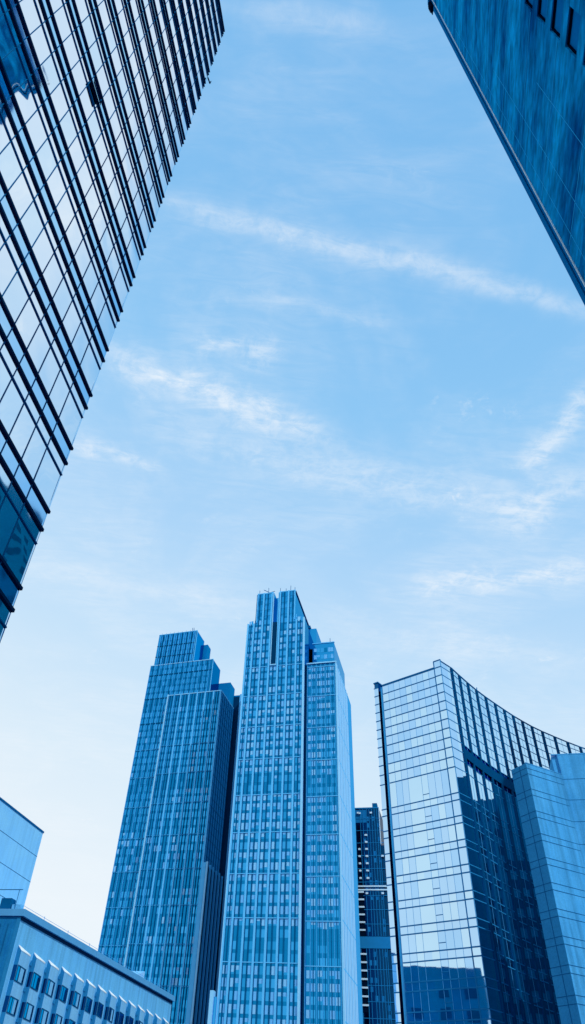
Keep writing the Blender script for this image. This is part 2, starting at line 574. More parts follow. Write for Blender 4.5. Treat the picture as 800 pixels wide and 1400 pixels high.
for z in (173.6, 177.4, 181.2, 185):
    for u0, u1 in ((1.6, 4.6), (5.0, 8.2), (8.6, 11.2)):
        W.add(cell(fr, u0, u1, z + 0.15, z + 2.45, 13.94, (0.2, 0.3, 0.2, 0.3, 0)))
W.build(T)
for i in range(len(pe) - 1):
    for t in (0.14, 0.465, 0.555):
        u = pe[i] + (pe[i + 1] - pe[i]) * t
        top = 195.5 if not (-25 < u < -5) else 213.4
        if -16.4 < u < -13.2:
            top = 171
        bx(fr, T, 'mullion', M['t_rib'], u - 0.11, u + 0.11, -0.22, 0.0, 0, top)
for i, u in enumerate(wm + [3.7, 5.9, 7.9, 10.1, 12.2]):
    bx(fr, T, 'mullion', M['t_rib_p'] if i < 7 else M['t_rib'], u - 0.11, u + 0.11, 3.72, 4.0, 0, 172.6)
bx(fr, T, 'corner_pier', M['t_pier_b'], 13.75, 14.25, 3.5, 4.3, 0, 173.2)
bx(fr, T, 'recess_shade_strip', M['t_shade'], 0.02, 0.55, 3.6, 3.98, 0, 172)  # dark strip painted in for the shade beside the column
for j, z in enumerate((53.0, 66.8, 81.7, 96.7, 111.4, 126.6, 141.2, 156.2, 171.0)):
    bx(fr, T, 'floor_band', M['t_pier'], UL, -0.8, -0.32, 0.0, z - 0.14, z + 0.14)
    bx(fr, T, 'floor_band', M['t_pier'], 0.6, 14.2, 3.68, 3.99, z - 0.14, z + 0.14)
bx(fr, T, 'coping', M['t_pier_b'], 0.3, 14.4, 3.4, 4.4, 172.6, 173.2)
bx(fr, T, 'coping', M['t_pier'], 0.9, 11.8, 13.7, 14.4, 190, 190.5)
bx(fr, T, 'coping', M['t_pier'], -24.6, -16.3, -0.1, 0.5, 213.6, 214.1)
bx(fr, T, 'coping', M['t_pier'], -13.2, -5.0, -0.1, 0.5, 213.6, 214.1)
bx(fr, T, 'coping', M['t_rib'], -5.06, -4.7, 0.5, 33, 213.4, 213.9)
# right flank: pale ribbed cladding stepping back in bays
for k in range(9):
    v0 = 4.3 + 3.3 * k
    bx(fr, T, 'flank_panel', M['t_clad'], 14.2, 14.26, v0, v0 + 2.5, 0, 172.3 - 0.2 * (k % 2))
    bx(fr, T, 'flank_rib', M['t_pier'] if k % 2 else M['t_rib_p'], 14.2, 14.29, v0 + 2.5, v0 + 3.3, 0, 172.9)
bx(fr, T, 'flank_panel', M['t_rib_p'], 14.2, 14.30, 34.0, 44, 0, 172.3)
for k in range(11):
    bx(fr, T, 'flank_joint', M['t_pier'], 14.2, 14.28, 4.4, 33.9, 23 + 14.8 * k - 0.25, 23 + 14.8 * k + 0.25)
# crown clutter: masts, maintenance arm
for u, h in ((-23.9, 2.5), (-19.2, 3.6), (-13.0, 2.6), (-10.0, 2.0), (-7.6, 3.4), (-5.4, 2.2), (-25.3, 2.0)):
    zb = 213.9 if u > -24.6 else 196
    MB().tube(fr.p(u, 0.4, zb - 0.2), fr.p(u, 0.4, zb + h), 0.12, 6).build('mast', M['t_rib'], T)
a = MB().tube(fr.p(-19.0, 2, 213.2), fr.p(-19.0, 2, 215.6), 0.3, 6).tube(fr.p(-19.0, 2, 215.6), fr.p(-22.0, 1.2, 217.2), 0.16, 6).tube(fr.p(-19.0, 2, 215.6), fr.p(-16.5, 2.5, 216.6), 0.16, 6)
a.build('maintenance_crane', M['t_rib'], T)
MB().box(fr, -5.6, -3.6, 29.5, 33.2, 210.8, 212.2).box(fr, -5.0, -4.2, 30.5, 32, 209.3, 210.8).build('roof_gantry', M['t_rib'], T)
MB().tube(fr.p(-4.4, 0.3, 195.5), fr.p(-4.4, 0.3, 199.5), 0.15, 6).tube(fr.p(-4.4, 0.3, 197.5), fr.p(-1.5, 0.3, 196.6), 0.2, 6).build('mast', M['t_pier'], T)
MB().tube(fr.p(9.6, 14.5, 190), fr.p(9.6, 14.5, 193), 0.12, 6).build('mast', M['t_rib'], T)
# low pale pier in front of the left foot
bx(fr, T, 'foot_pier', M['t_pier_b'], -31.2, -29.9, -2.0, 0.5, 0, 44.2)
bx(fr, T, 'foot_block', M['t_glass_b'], -29.9, UL, -1.2, 2, 0, 42.5)

# ------------------------------------------------------------------ second stepped tower (left of it)
fr = Frame(325, -0.6, 111.6)
T = thing('stepped_tower', fr.p(-22, 20, 0), 'darker stepped glass tower, second tallest, left of the slotted one with fine vertical ribs', 'tower')
bx(fr, T, 'front_bay', M['t_glass_d'], -30, -0.3, 0, 20, 0, 178.8)
bx(fr, T, 'main_block', M['t_glass_d'], -45.4, -7.9, 3, 14.5, 0, 200.2)
bx(fr, T, 'crown', M['t_glass'], -43.6, -19.8, 3.2, 14.4, 200.2, 220.5)
bx(fr, T, 'setback_block', M['t_side'], -21.5, -17.6, 15, 20, 170, 218.5)
bx(fr, T, 'setback_block', M['t_side'], -9, -1.2, 14.6, 22, 0, 192)
bx(fr, T, 'rear_wing', M['t_side'], -6, 3.6, 22, 40, 0, 188)
bx(fr, T, 'rear_pier_and_shade', M['t_pier'], 2.2, 3.9, 21.7, 22.6, 0, 188.4)
bx(fr, T, 'rear_pier_and_shade', M['t_shade'], -5, 2.0, 21.7, 22.2, 0, 187)  # dark slab painted in for the shaded left part of the rear wing
side = MB().box(fr, -0.3, -0.05, 0.1, 20, 0, 178.6)
side.build('side_wall', M['t_side'], T)
for k in range(44):
    z = 20 + 3.59 * k
    bx(fr, T, 'side_joint', M['t_rib'], -0.05, 0.06, 0.1, 20, z - (0.22 if k % 4 == 0 else 0.10), z + (0.22 if k % 4 == 0 else 0.10))
for k in range(13):
    bx(fr, T, 'side_rib', M['t_rib'] if k % 2 else M['t_rib_p'], -0.05, 0.14, 1.0 + 1.45 * k, 1.18 + 1.45 * k, 0, 178.6)
W = Windows(TM)
FZ1 = [50.5 + 3.59 * k - 3.59 * 4 for k in range(0, 46)]
fb = [-30.0, -26.3, -22.6, -17.9, -13.3, -8.8, -4.1, -0.5]
for z in FZ1:
    if z + 3 > 178.5:
        break
    rowlit = random.random() < 0.3
    plant = int((z - 36.1) / 3.59) % 12 in (2, 3)
    for i in range(len(fb) - 1):
        pr = (0.72, 0.10, 0.14, 0.03, 0.01) if not rowlit else (0.52, 0.22, 0.08, 0.12, 0.06)
        if z > 140:
            pr = (0.62, 0.30, 0.05, 0.02, 0.01)
        if plant:
            pr = (0.25, 0.0, 0.75, 0, 0)
        elif 62 < z < 108:
            pr = (0.42, 0.12, 0.36, 0.06, 0.04) if not rowlit else (0.36, 0.16, 0.22, 0.14, 0.12)
        W.add(cell(fr, fb[i] + 0.35, fb[i + 1] - 0.35, z + 0.3, z + 2.7, -0.06, pr, n=3))
mbe = [-45.2 + 2.95 * k for k in range(14)]
for z in FZ1 + [FZ1[-1] + 3.59 * k for k in (1, 2)]:
    if z > 198:
        break
    rowlit = random.random() < 0.25
    plant = int((z - 36.1) / 3.59) % 12 in (2, 3)
    for i in range(len(mbe) - 1):
        u0, u1 = mbe[i], mbe[i + 1]
        if (u0 > -30.5 and z < 176.5) or u1 > -7.5:
            continue
        if u1 > -30.2 and z < 176.5:
            u1 = -30.2
        pr = (0.72, 0.08, 0.165, 0.025, 0.01) if not rowlit else (0.54, 0.2, 0.10, 0.11, 0.05)
        if z > 140:
            pr = (0.64, 0.28, 0.06, 0.02, 0)
        if z > 186:
            pr = (0.6, 0.15, 0.25, 0, 0)
        if plant:
            pr = (0.25, 0.0, 0.75, 0, 0)
        elif 62 < z < 108:
            pr = (0.42, 0.10, 0.38, 0.06, 0.04) if not rowlit else (0.36, 0.16, 0.24, 0.14, 0.10)
        W.add(cell(fr, u0 + 0.2, u1 - 0.2, z + 0.3, z + 2.7, 2.94, pr, n=2))
for k in range(5):
    z = 202 + 3.6 * k
    for i in range(8):
        u0 = -43.3 + 2.9 * i
        W.add(cell(fr, u0, u0 + 2.7, z, z + 2.6, 3.14, (0.6, 0.3, 0.1, 0, 0), n=2))
W.build(T)
for u in fb[1:-1]:
    bx(fr, T, 'pier', M['t_rib_p'] if u < -25 else M['t_pier'], u - 0.30, u + 0.30, -0.5, 0.02, 0, 179.2)
bx(fr, T, 'pier', M['t_pier_b'], -30.25, -29.75, -0.7, 0.4, 0, 179.3)
bx(fr, T, 'pier', M['t_pier'], -0.75, -0.05, -0.35, 0.1, 0, 179.2)
for i in range(len(fb) - 1):
    n = 3
    for k in range(1, n):
        u = fb[i] + (fb[i + 1] - fb[i]) * k / n
        bx(fr, T, 'rib', M['t_rib'], u - 0.13, u + 0.13, -0.42, 0.0, 0, 178.8)
    u = fb[i] + (fb[i + 1] - fb[i]) * 0.5
for k in range(26):
    u = -45.1 + 1.475 * k
    if u > -8:
        break
    z0 = 0 if u < -30.2 else 178
    top = 200.2 if u < -43.4 or u > -19.9 else 220.3
    bx(fr, T, 'rib', M['t_rib_p'] if k % 2 == 0 else M['t_rib'], u - 0.14, u + 0.14, 2.6, 3.0, z0, top)
for k in range(9):
    z = 36.1 + 14.36 * k
    bx(fr, T, 'floor_band', M['t_rib_p'], -30, -0.4, -0.3, 0.0, z - 0.16, z + 0.16)
    bx(fr, T, 'floor_band', M['t_rib_p'], -45.4, -30.2, 2.7, 3.0, z - 0.16, z + 0.16)
for k in (9, 10, 11):
    z = 36.1 + 14.36 * k
    u1 = -30.2 if z < 178 else -7.9
    bx(fr, T, 'floor_band', M['t_rib'], -45.4, u1, 2.7, 3.0, z - 0.16, z + 0.16)
for z in (206, 213):
    bx(fr, T, 'floor_band', M['t_rib'], -43.6, -19.8, 2.9, 3.2, z - 0.16, z + 0.16)
bx(fr, T, 'corner_pier', M['t_pier'], -8.4, -7.85, 2.7, 3.3, 179, 200.5)
bx(fr, T, 'corner_pier', M['t_pier'], -20.6, -19.75, 2.8, 3.4, 200.5, 220.8)
bx(fr, T, 'coping', M['t_pier_b'], -45.4, -7.9, 2.75, 3.4, 200.2, 200.6)
bx(fr, T, 'coping', M['t_pier_b'], -30, -0.3, -0.25, 0.4, 178.8, 179.2)
bx(fr, T, 'coping', M['t_pier'], -0.6, 0.05, 0.4, 20, 178.7, 179.3)
bx(fr, T, 'coping', M['t_pier'], -43.6, -19.8, 3.0, 3.6, 220.5, 220.9)
for u, zb, v in ((-23.5, 220.5, 4), (-22.6, 220.5, 4), (-14.0, 200, 4)):
    MB().tube(fr.p(u, v, zb), fr.p(u, v, zb + 3.0), 0.15, 6).build('mast', M['t_rib'], T)
for k in range(9):
    MB().tube(fr.p(-42 + 2.5 * k, 3.4, 220.8), fr.p(-42 + 2.5 * k, 3.4, 221.9), 0.07, 6).build('rail_post', M['t_rib'], T)
bx(fr, T, 'roof_plant', M['t_rib'], -34, -28, 6, 10, 220.5, 222.4)
# low wing with deep vertical fins at the foot of its right flank
bx(fr, T, 'finned_wing', M['t_shade'], 0.1, 1.8, -1.5, 21, 0, 94.5)
for k in range(6):
    v0 = -1.8 + 3.9 * k
    bx(fr, T, 'wing_fin', M['t_pier_b'] if k == 0 else M['t_rib_p'], 1.8, 2.6, v0, v0 + 0.6, 0, 95.6 - 0.25 * (k % 2))
bx(fr, T, 'wing_edge', M['t_pier'], 0.0, 1.75, -1.95, -1.5, 0, 95.3)

# ------------------------------------------------------------------ dark far tower between the two
fr = Frame(330, 13.09, 109)
T = thing('far_tower', fr.p(-8, 10, 0), 'narrow dark apartment tower far off between two nearer towers, white slab ends', 'tower')
bx(fr, T, 'upper_block', M['dt_wall'], -14, -0.3, 0, 18, 0, 125)
bx(fr, T, 'lower_block', M['dt_wall'], -0.3, 1.2, 0.5, 16, 0, 109)
bx(fr, T, 'roof_plant', M['t_rib'], -3.6, -1.4, 3, 6, 126.0, 128.6)
bx(fr, T, 'roof_plant', M['t_rib'], -3.0, -2.0, 3.5, 5, 125, 126.0)
bx(fr, T, 'edge_pier', M['dt_slab'], -0.42, -0.2, -0.3, 0.2, 109.3, 125.4)
bx(fr, T, 'coping', M['dt_frame'], -14, -0.4, -0.3, 0.4, 125, 125.5)
bx(fr, T, 'glass_bay', M['dt_pale'], -11.5, -6.2, -0.12, 0.1, 118.8, 124.4)
bx(fr, T, 'floor_band', M['dt_slab'], -14, 1.3, -0.5, 0.3, 91.9, 92.4)
bx(fr, T, 'floor_band', M['dt_slab'], -14, 1.3, -0.5, 0.3, 90.5, 91.0)
bx(fr, T, 'floor_band', M['dt_frame'], -14, 2.0, -0.4, 0.3, 69.0, 73.2)
for u in (-11.3, -9.0, -7.8, -6.0, -4.9, -3.7, -2.5, -1.4, -0.6):
    bx(fr, T, 'mullion', M['dt_frame'], u - 0.09, u + 0.09, -0.3, 0, 73.5 if u > -8.5 else 92, 124.8)
    bx(fr, T, 'mullion', M['dt_frame'], u - 0.09 + 0.25, u + 0.09 + 0.25, -0.3, 0, 20, 69)
for k in range(17):
    z = 35 + 5.35 * k
    if 66 < z < 75:
        continue
    bx(fr, T, 'transom', M['dt_frame'], -14, 1.1, -0.28, 0, z - 0.1, z + 0.1)
for k in range(7):
    z = 95.3 + 2.97 * k
    bx(fr, T, 'balcony_slab', M['dt_slab'], -7.3, -6.2, -0.9, -0.05, z - 0.35, z + 0.35)
    if k < 5:
        bx(fr, T, 'balcony_slab', M['dt_slab'], -10.4, -9.5, -0.9, -0.05, z - 0.35, z + 0.35)
for u, z in ((0.1, 104.2), (-0.8, 89.3), (-7.5, 89.3), (-9.9, 123.0), (-9.2, 122.8), (-4.0, 122.9)):
    bx(fr, T, 'balcony_slab', M['dt_slab'], u - 0.5, u + 0.5, -0.9, -0.3, z - 0.35, z + 0.35)
for k in range(17):
    z = 48.4 + 2.86 * k
    if 67 < z < 74 or z > 91:
        continue
    bx(fr, T, 'balcony_opening', M['black'], -11.0, -9.1, -0.45, -0.31, z - 0.9, z + 0.9)
    bx(fr, T, 'balcony_slab', M['dt_slab'], -11.3, -8.8, -0.85, -0.3, z + 1.05, z + 1.65)
W = Windows([M['dt_wall'], M['dt_pale'], M['dt_frame']])
for k in range(30):
    z = 36 + 2.97 * k
    if 67 < z < 73.5 or z > 120:
        continue
    for u in (-7.4, -5.6, -3.2, -1.0):
        if random.random() < 0.45:
            W.add([(pane_quad(fr, u - 0.6, u + 0.6, z + 0.4, z + 2.2, -0.06, 0.004), random.choice((1, 1, 0, 2)))])
W.build(T)

# ------------------------------------------------------------------ curved glass building
fr = Frame(130, 19.39, 135.3)
T = thing('curved_glass_building', fr.p(20, 14, 0), 'pale mirror glass block whose right wall sweeps back in a curve', 'building')
CPTS = [(fr.O.x, fr.O.y), (46.1, 124.9), (48.5, 127.45), (51.1, 130.1), (53.8, 132.75), (56.65, 135.3), (59.55, 137.75), (62.4, 140.1), (65.2, 142.35), (68.05, 144.45), (71.0, 146.5), (74.2, 148.45), (77.9, 150.45), (81.8, 152.5), (85.6, 154.3), (89.6, 156.0), (93.8, 157.5), (98.2, 158.9)]
TOPZ = 78.9
TOPC = 79.9
bl = fr.p(-14.2, 0.06, 0)
poly = [(bl.x, bl.y)] + [tuple(fr.p(-0.06, 0.06, 0))[:2]] + [(x - 0.04, y + 0.05) for x, y in CPTS[1:]]
e = CPTS[-1]
poly += [(e[0] - 6, e[1] + 22), tuple(fr.p(-14.2, 22, 0))[:2]]
MB().prism(poly, 0, TOPZ - 0.3, 0, 1).build('core', [M['dark_glass'], M['roof']], T)
rows = [57.6 + 1.92 * k for k in range(12)]           # 57.6 .. 78.7
pairs = [27.6 + 4.0 * k for k in range(-7, 7)]
bands = []                                            # (z0, z1, tall)
for a_, b_ in zip(rows[:-1], rows[1:]):
    bands.append((a_, b_, False))
for i, z in enumerate(pairs):
    bands.append((z, z + 1.25, False))
    nx = pairs[i + 1] if i + 1 < len(pairs) else 57.6
    bands.append((z + 1.25, nx, True))
hz = sorted(set(rows + [z for z in pairs] + [z + 1.25 for z in pairs]))
um = [-14.2, -12.8, -11.43, -10.06, -8.63, -7.21, -5.87, -4.41, -3.04, -1.5]
W = Windows([M['cl_glass'], M['cl_glass_b'], M['cl_glass_c'], M['cv_glass']])
TL = 0.0011
TLC = 0.0028
for z0, z1, tall in bands:
    for i in range(len(um) - 1):
        u0, u1 = um[i], um[i + 1]
        mi = random.choice((0, 0, 1, 2))
        if tall and i == 3:
            u1 = um[5]
            mi = 2
        if tall and i == 4:
            continue
        W.add([(pane_quad(fr, u0, u1, z0, z1, 0.0, TL), mi)])
    W.add([(pane_quad(fr, -1.5, 0, z0, z1, -0.10, TL), random.choice((0, 2)))])
    W.add([(pane_quad(fr, -16.3, -15.3, z0, z1, 0.0, TL), 0)])
segs = [SegFrame(CPTS[i], CPTS[i + 1]) for i in range(len(CPTS) - 1)]
BAND0, BAND1 = 60.6, 62.5
for si, sg in enumerate(segs):
    for z0, z1, tall in bands + [(rows[-1], TOPC, False)]:
        if si > 0 and z0 < BAND1 and z1 > BAND0 and si < 7:
            continue
        half = sg.len * (0.5 if si % 3 else 0.58)
        a_ = 0.0 if si == 0 else 0.05
        W.add([(pane_quad(sg, a_, half, z0, z1, 0.0, TLC), 3 if si else 0), (pane_quad(sg, half, sg.len, z0, z1, 0.0, TLC), 3 if si else 2)])
W.build(T)
for z in hz:
    bx(fr, T, 'transom', M['cl_line'], -14.15, -1.55, -0.06, 0.03, z - 0.09, z + 0.09)
    bx(fr, T, 'corner_transom', M['cl_line'], -1.62, 0.06, -0.16, 0.03, z - 0.10, z + 0.10)
    bx(fr, T, 'edge_transom', M['cl_line'], -16.4, -15.3, -0.06, 0.03, z - 0.09, z + 0.09)
    cvt = MB()
    for sg in segs:
        cvt.box(sg, 0, sg.len, -0.05, 0.03, z - 0.07, z + 0.07)
    cvt.build('curved_transom', M['cv_line'], T)
for u in um[1:-1]:
    bx(fr, T, 'mullion', M['cl_thin'], u - 0.025, u + 0.025, -0.02, 0.03, 57.6 if u == -8.63 else 0, TOPZ - 0.2)
for z in pairs:
    bx(fr, T, 'vent_rail', M['cl_line'], -7.21, -5.87, -0.04, 0.03, z + 2.25, z + 2.36)
bx(fr, T, 'corner_mullion', M['cl_line'], -1.62, -1.44, -0.15, 0.1, 0, TOPZ + 1.4)
bx(fr, T, 'corner_mullion', M['cl_thin'], -0.05, 0.06, -0.14, 0.0, 0, TOPZ + 1.2)
# raised glass parapet over the corner
cp_ = MB().box(fr, -1.5, 0.0, -0.08, 0.15, TOPZ - 0.2, 80.2, 0)
cp_.box(segs[0], 0, segs[0].len, 0.02, 0.15, TOPZ - 0.2, 79.95, 0)
cp_.build('corner_parapet', M['cl_glass'], T)
c2 = MB().box(fr, -1.55, 0.05, -0.16, 0.2, 80.2, 80.4).box(segs[0], 0, segs[0].len, -0.1, 0.2, 79.95, 80.12)
c2.build('coping', M['cl_line'], T)
bx(fr, T, 'coping', M['cl_line'], -14.2, -1.55, -0.10, 0.3, TOPZ - 0.05, TOPZ + 0.15)
c3 = MB()
for sg in segs[1:]:
    c3.box(sg, 0, sg.len, -0.12, 0.3, TOPC, TOPC + 0.2)
c3.build('curved_coping', M['cl_line'], T)
for si, sg in enumerate(segs[1:], 1):
    bx(sg, T, 'column', M['cv_col'], -0.27, 0.27, -0.22, 0.05, 0, TOPC - 0.01)
    bx(sg, T, 'mullion', M['cl_thin'], sg.len * 0.5 - 0.03, sg.len * 0.5 + 0.03, -0.02, 0.03, 0, TOPC - 0.01)
bd = MB()
for sg in segs[1:7]:
    bd.box(sg, 0.28, sg.len - 0.28, -0.20, 0.04, BAND0, BAND1)
bd.build('louvre_band', M['cv_col'], T)
for si in (7, 8):
    sg = segs[si]
    bx(sg, T, 'painted_dark_strip', M['black'], 0.29, sg.len - 0.3, -0.14, 0.04, 0, 62.5)  # black strip over the glass paints in the darkness beside the wing
# deep vertical slot and outer glass edge at the left end
bx(fr, T, 'slot', M['cv_col'], -15.3, -14.2, 1.0, 3.0, 0, TOPZ - 0.5)
bx(fr, T, 'slot_cheek', M['t_rib_p'], -14.75, -14.2, 0.07, 1.0, 0, TOPZ - 0.3)
bx(fr, T, 'edge_fin', M['dark_glass'], -16.25, -15.3, 0.06, 3.0, 0, 79.9)
bx(fr, T, 'edge_fin', M['cl_line'], -16.4, -15.2, -0.1, 3.0, 79.9, 80.15)
MB().tube(segs[4].p(1.0, 1.5, TOPZ - 0.6), segs[4].p(1.0, 1.5, TOPZ + 2.4), 0.28, 6).tube(segs[4].p(1.0, 1.5, TOPZ + 1.9), segs[4].p(3.6, 1.0, TOPZ + 2.5), 0.12, 6).tube(segs[4].p(2.6, 1.2, TOPZ + 2.2), segs[4].p(2.9, 1.2, TOPZ + 3.4), 0.1, 6).build('roof_crane', M['cl_line'], T)

# ------------------------------------------------------------------ concrete wing in front of the curve
fr = Frame(105, 24.82, 67.2)
fold = fr.p(6.83, 0, 0)
fr2 = SegFrame((fold.x, fold.y), (fold.x + math.sin(rad(108.5)), fold.y + math.cos(rad(108.5))))
T = thing('concrete_wing', fr.p(6, 8, 0), 'blank folded concrete block with paired panel joints at the right edge', 'building')
q = [fr.p(0, 0, 0), fold, fr2.p(14, 0, 0), fr2.p(14, 16, 0), fr.p(5, 14, 0), fr.p(0.0, 3.0, 0)]
pz = MB()
pz.prism([(p.x, p.y) for p in (fr.p(0, 0.02, 0), fold, fr2.p(1.2, 3.4, 0), fr.p(0.0, 3.0, 0))], 0, 46.7, 0, 1)
pz.build('front_block', [M['wing'], M['roof']], T)
pz = MB()
pz.box(fr2, -0.8, 0.0, 0.35, 5, 30, 49.7)
pz.box(fr2, 0, 16, 0.0, 12, 0, 49.7)
pz.build('rear_block', [M['wing']], T)
bx(fr, T, 'side_wall', M['wing_shaded'], -0.04, 0.0, 0.0, 3.0, 0, 46.68)
bx(fr, T, 'side_joint', M['joint'], -0.07, -0.04, 1.3, 1.38, 0, 46.6)
JZ = [20.9 + 3.03 * k for k in range(-4, 9)]
for z in JZ:
    for zz in (z, z + 0.85):
        if zz < 46.6:
            bx(fr, T, 'panel_joint', M['joint'], 0, 6.83, -0.012, 0.015, zz - 0.035, zz + 0.035)
            bx(fr, T, 'panel_joint', M['joint'], -0.06, -0.04, 0.0, 3.0, zz - 0.035, zz + 0.035)
    zz = z + 0.85
    if zz < 49:
        bx(fr2, T, 'panel_joint', M['joint'], 0.01, 16, -0.012, 0.015, zz - 0.035, zz + 0.035)
bx(fr2, T, 'rear_gap_shade', M['t_shade'], -5.5, -0.8, 1.5, 5, 30, 47.3)  # dark box put in for the shaded gap between the two blocks
bx(fr2, T, 'coping', M['wing'], -0.82, 16, -0.03, 0.3, 49.7, 49.85)
bx(fr, T, 'coping', M['wing'], -0.03, 6.8, -0.03, 0.25, 46.7, 46.82)

# ------------------------------------------------------------------ hotel with saw-tooth bays
fr = Frame(106, -13.07, 18.8)
T = thing('hotel_block', fr.p(30, 8, 0), 'low pale block with rows of saw-tooth window bays, bottom left corner', 'building')
HL = 59.0
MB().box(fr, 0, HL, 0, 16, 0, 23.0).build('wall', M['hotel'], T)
MB().box(fr, -0.06, 0.0, 0.5, 16, 0, 22.9).build('end_wall', M['hotel_end_shaded'], T)
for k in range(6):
    bx(fr, T, 'end_pilaster', M['hotel_end_shaded'], -0.35, -0.06, 1.0 + 1.1 * k, 1.35 + 1.1 * k, 0, 22.4)
bx(fr, T, 'corner_pier', M['hotel_bay_shaded'], -0.10, 0.0, -0.02, 0.5, 0, 22.9)
ew = bx(fr, T, 'end_window', M['black'], -0.12, -0.06, 2.2, 3.2, 14.5, 17.4)
bx(fr, T, 'cornice_shadow_strip', M['cornice_shadow_strip'], -0.06, HL + 0.05, -0.06, 0.02, 22.55, 22.95)  # dark strip painted in for the shadow line under the cornice
for i, (a_, b_) in enumerate(((-0.3, 10.05), (10.09, 22.75), (22.8, 39.3), (39.34, HL + 0.3))):
    bx(fr, T, 'cornice', M['cornice'], a_, b_, -0.45, 0.3, 22.95, 23.75)
bx(fr, T, 'cornice', M['cornice'], -0.3, 0.2, 0.3, 16.2, 22.95, 23.75)
bx(fr, T, 'roof_edge', M['t_pier'], 0.2, HL, 0.3, 0.5, 23.75, 23.95)
# roof clutter
bx(fr, T, 'roof_box', M['t_rib'], 0.4, 1.6, 2.4, 3.9, 23.75, 25.2)
bx(fr, T, 'roof_box', M['hotel'], 0.6, 1.4, 0.9, 2.2, 23.75, 24.5)
MB().tube(fr.p(0.3, 1.0, 26.2), fr.p(0.3, 12, 26.2), 0.05, 6).tube(fr.p(0.3, 1.5, 23.7), fr.p(0.3, 1.5, 26.2), 0.04, 6).tube(fr.p(0.3, 6, 23.7), fr.p(0.3, 6, 26.2), 0.04, 6).build('roof_rail', M['t_rib'], T)
for u in (6.5, 14, 21.5):
    MB().tube(fr.p(u, 0.4, 23.7), fr.p(u, 0.4, 24.5), 0.04, 6).build('roof_post', M['cornice'], T)
MB().tube(fr.p(0.6, 0.45, 24.35), fr.p(HL, 0.45, 24.35), 0.025, 6).build('roof_rail', M['cornice'], T)
sk = MB()
sk.face([fr.p(43, 3, 23.6), fr.p(51, 3, 23.6), fr.p(51, 3, 26.2)])
sk.face([fr.p(51, 7, 23.6), fr.p(43, 7, 23.6), fr.p(51, 7, 26.2)])
sk.face([fr.p(43, 3, 23.6), fr.p(51, 3, 26.2), fr.p(51, 7, 26.2), fr.p(43, 7, 23.6)])
sk.face([fr.p(51, 3, 23.6), fr.p(51, 7, 23.6), fr.p(51, 7, 26.2), fr.p(51, 3, 26.2)])
sk.build('roof_skylight', M['t_blind_b'], T)
PR = 0.62
rng = random.Random(3)
for k in range(14):
    u0 = 1.03 + 4.17 * k
    u1 = u0 + 3.55
    bay = MB()
    tops = [fr.p(u0, 0, 19.9), fr.p(u0, -PR, 19.35), fr.p(u1, 0, 19.9)]

    def fpt(t, z, out=0.0):       # point along the slanted front: t = 0 at the ridge, 1 at the wall
        q_ = fr.p(u0 + (u1 - u0) * t, -PR * (1 - t), z)
        nrm = (fr.U * PR - fr.W * (u1 - u0)).normalized()
        return q_ + nrm * out
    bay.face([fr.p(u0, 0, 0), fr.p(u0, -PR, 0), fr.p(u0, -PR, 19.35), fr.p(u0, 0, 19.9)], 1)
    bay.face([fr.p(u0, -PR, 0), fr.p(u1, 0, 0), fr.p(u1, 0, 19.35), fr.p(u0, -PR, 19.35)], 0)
    bay.build('bay', [M['hotel_bay'], M['hotel_bay_shaded']], T)
    lg = MB()
    lg.face([fr.p(u0, -PR - 0.02, 19.36), fr.p(u1, -0.02, 19.36), fr.p(u1, -0.02, 19.55), fr.p(u0 + 0.1, -0.02, 20.0)], 0)
    lg.face([fr.p(u0, -PR - 0.02, 19.36), fr.p(u0 + 0.1, -0.02, 20.0), fr.p(u0, -0.02, 19.36)], 0)
    lg.build('bay_ledge', M['ledge'], T)
    for z in (16.2, 12.95, 9.7, 6.45):
        wd = MB()
        z1 = z + 1.6
        wd.face([fpt(0.02, z, .03), fpt(0.86, z, .03), fpt(0.86, z1, .03), fpt(0.02, z1, .03)], 0)
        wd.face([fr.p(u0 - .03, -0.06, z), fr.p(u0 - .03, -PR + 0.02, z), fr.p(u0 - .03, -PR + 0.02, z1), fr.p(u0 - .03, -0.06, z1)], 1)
        win = wd.build('window', [M['h_pane'], M['h_pane_d']], T)
        fm = MB()
        for t0, t1 in ((0.0, 0.05), (0.27, 0.31), (0.70, 0.73), (0.83, 0.87)):
            fm.face([fpt(t0, z, .06), fpt(t1, z, .06), fpt(t1, z1, .06), fpt(t0, z1, .06)])
        for za, zb in ((z - 0.05, z + 0.06), (z1 - 0.08, z1 + 0.05)):
            fm.face([fpt(0.0, za, .065), fpt(0.87, za, .065), fpt(0.87, zb, .065), fpt(0.0, zb, .065)])
        sub(fm, 'frame', M['frame'], win)
        if rng.random() < 0.6:
            t0 = rng.choice((0.33, 0.45))
            cu = MB()
            cu.face([fpt(t0, z + .05, .045), fpt(0.69, z + .05, .045), fpt(0.69, z1 - .05, .045), fpt(t0, z1 - .05, .045)])
            sub(cu, 'curtain', M['curtain'], win)
    dp = MB().tube(fr.p(u1 + 0.32, -0.10, 0), fr.p(u1 + 0.32, -0.10, 19.0), 0.07, 6)
    for z in (15.6, 12.4, 18.4):
        dp.box(fr, u1 + 0.18, u1 + 0.46, -0.24, -0.02, z, z + 0.35)
    dp.build('drain_pipe', M['hotel_bay_shaded'], T)

# ------------------------------------------------------------------ blank panel wall behind the hotel
fr = Frame(140, -13.07, 18.4)
T = thing('panel_building', fr.p(-15, 12, 0), 'blank pale building with wide wall panels behind the low block, left edge', 'building')
MB().box(fr, -19.5, 0, 0, 26, 0, 43.5).build('wall', M['panel'], T)
for z in (39.4, 35.2, 30.95, 26.7, 22.5):
    bx(fr, T, 'panel_joint', M['joint'], -19.5, 0.015, -0.012, 26, z - 0.045, z + 0.045)
bx(fr, T, 'coping', M['t_rib'], -19.6, 0.12, -0.12, 26.1, 43.5, 43.8)

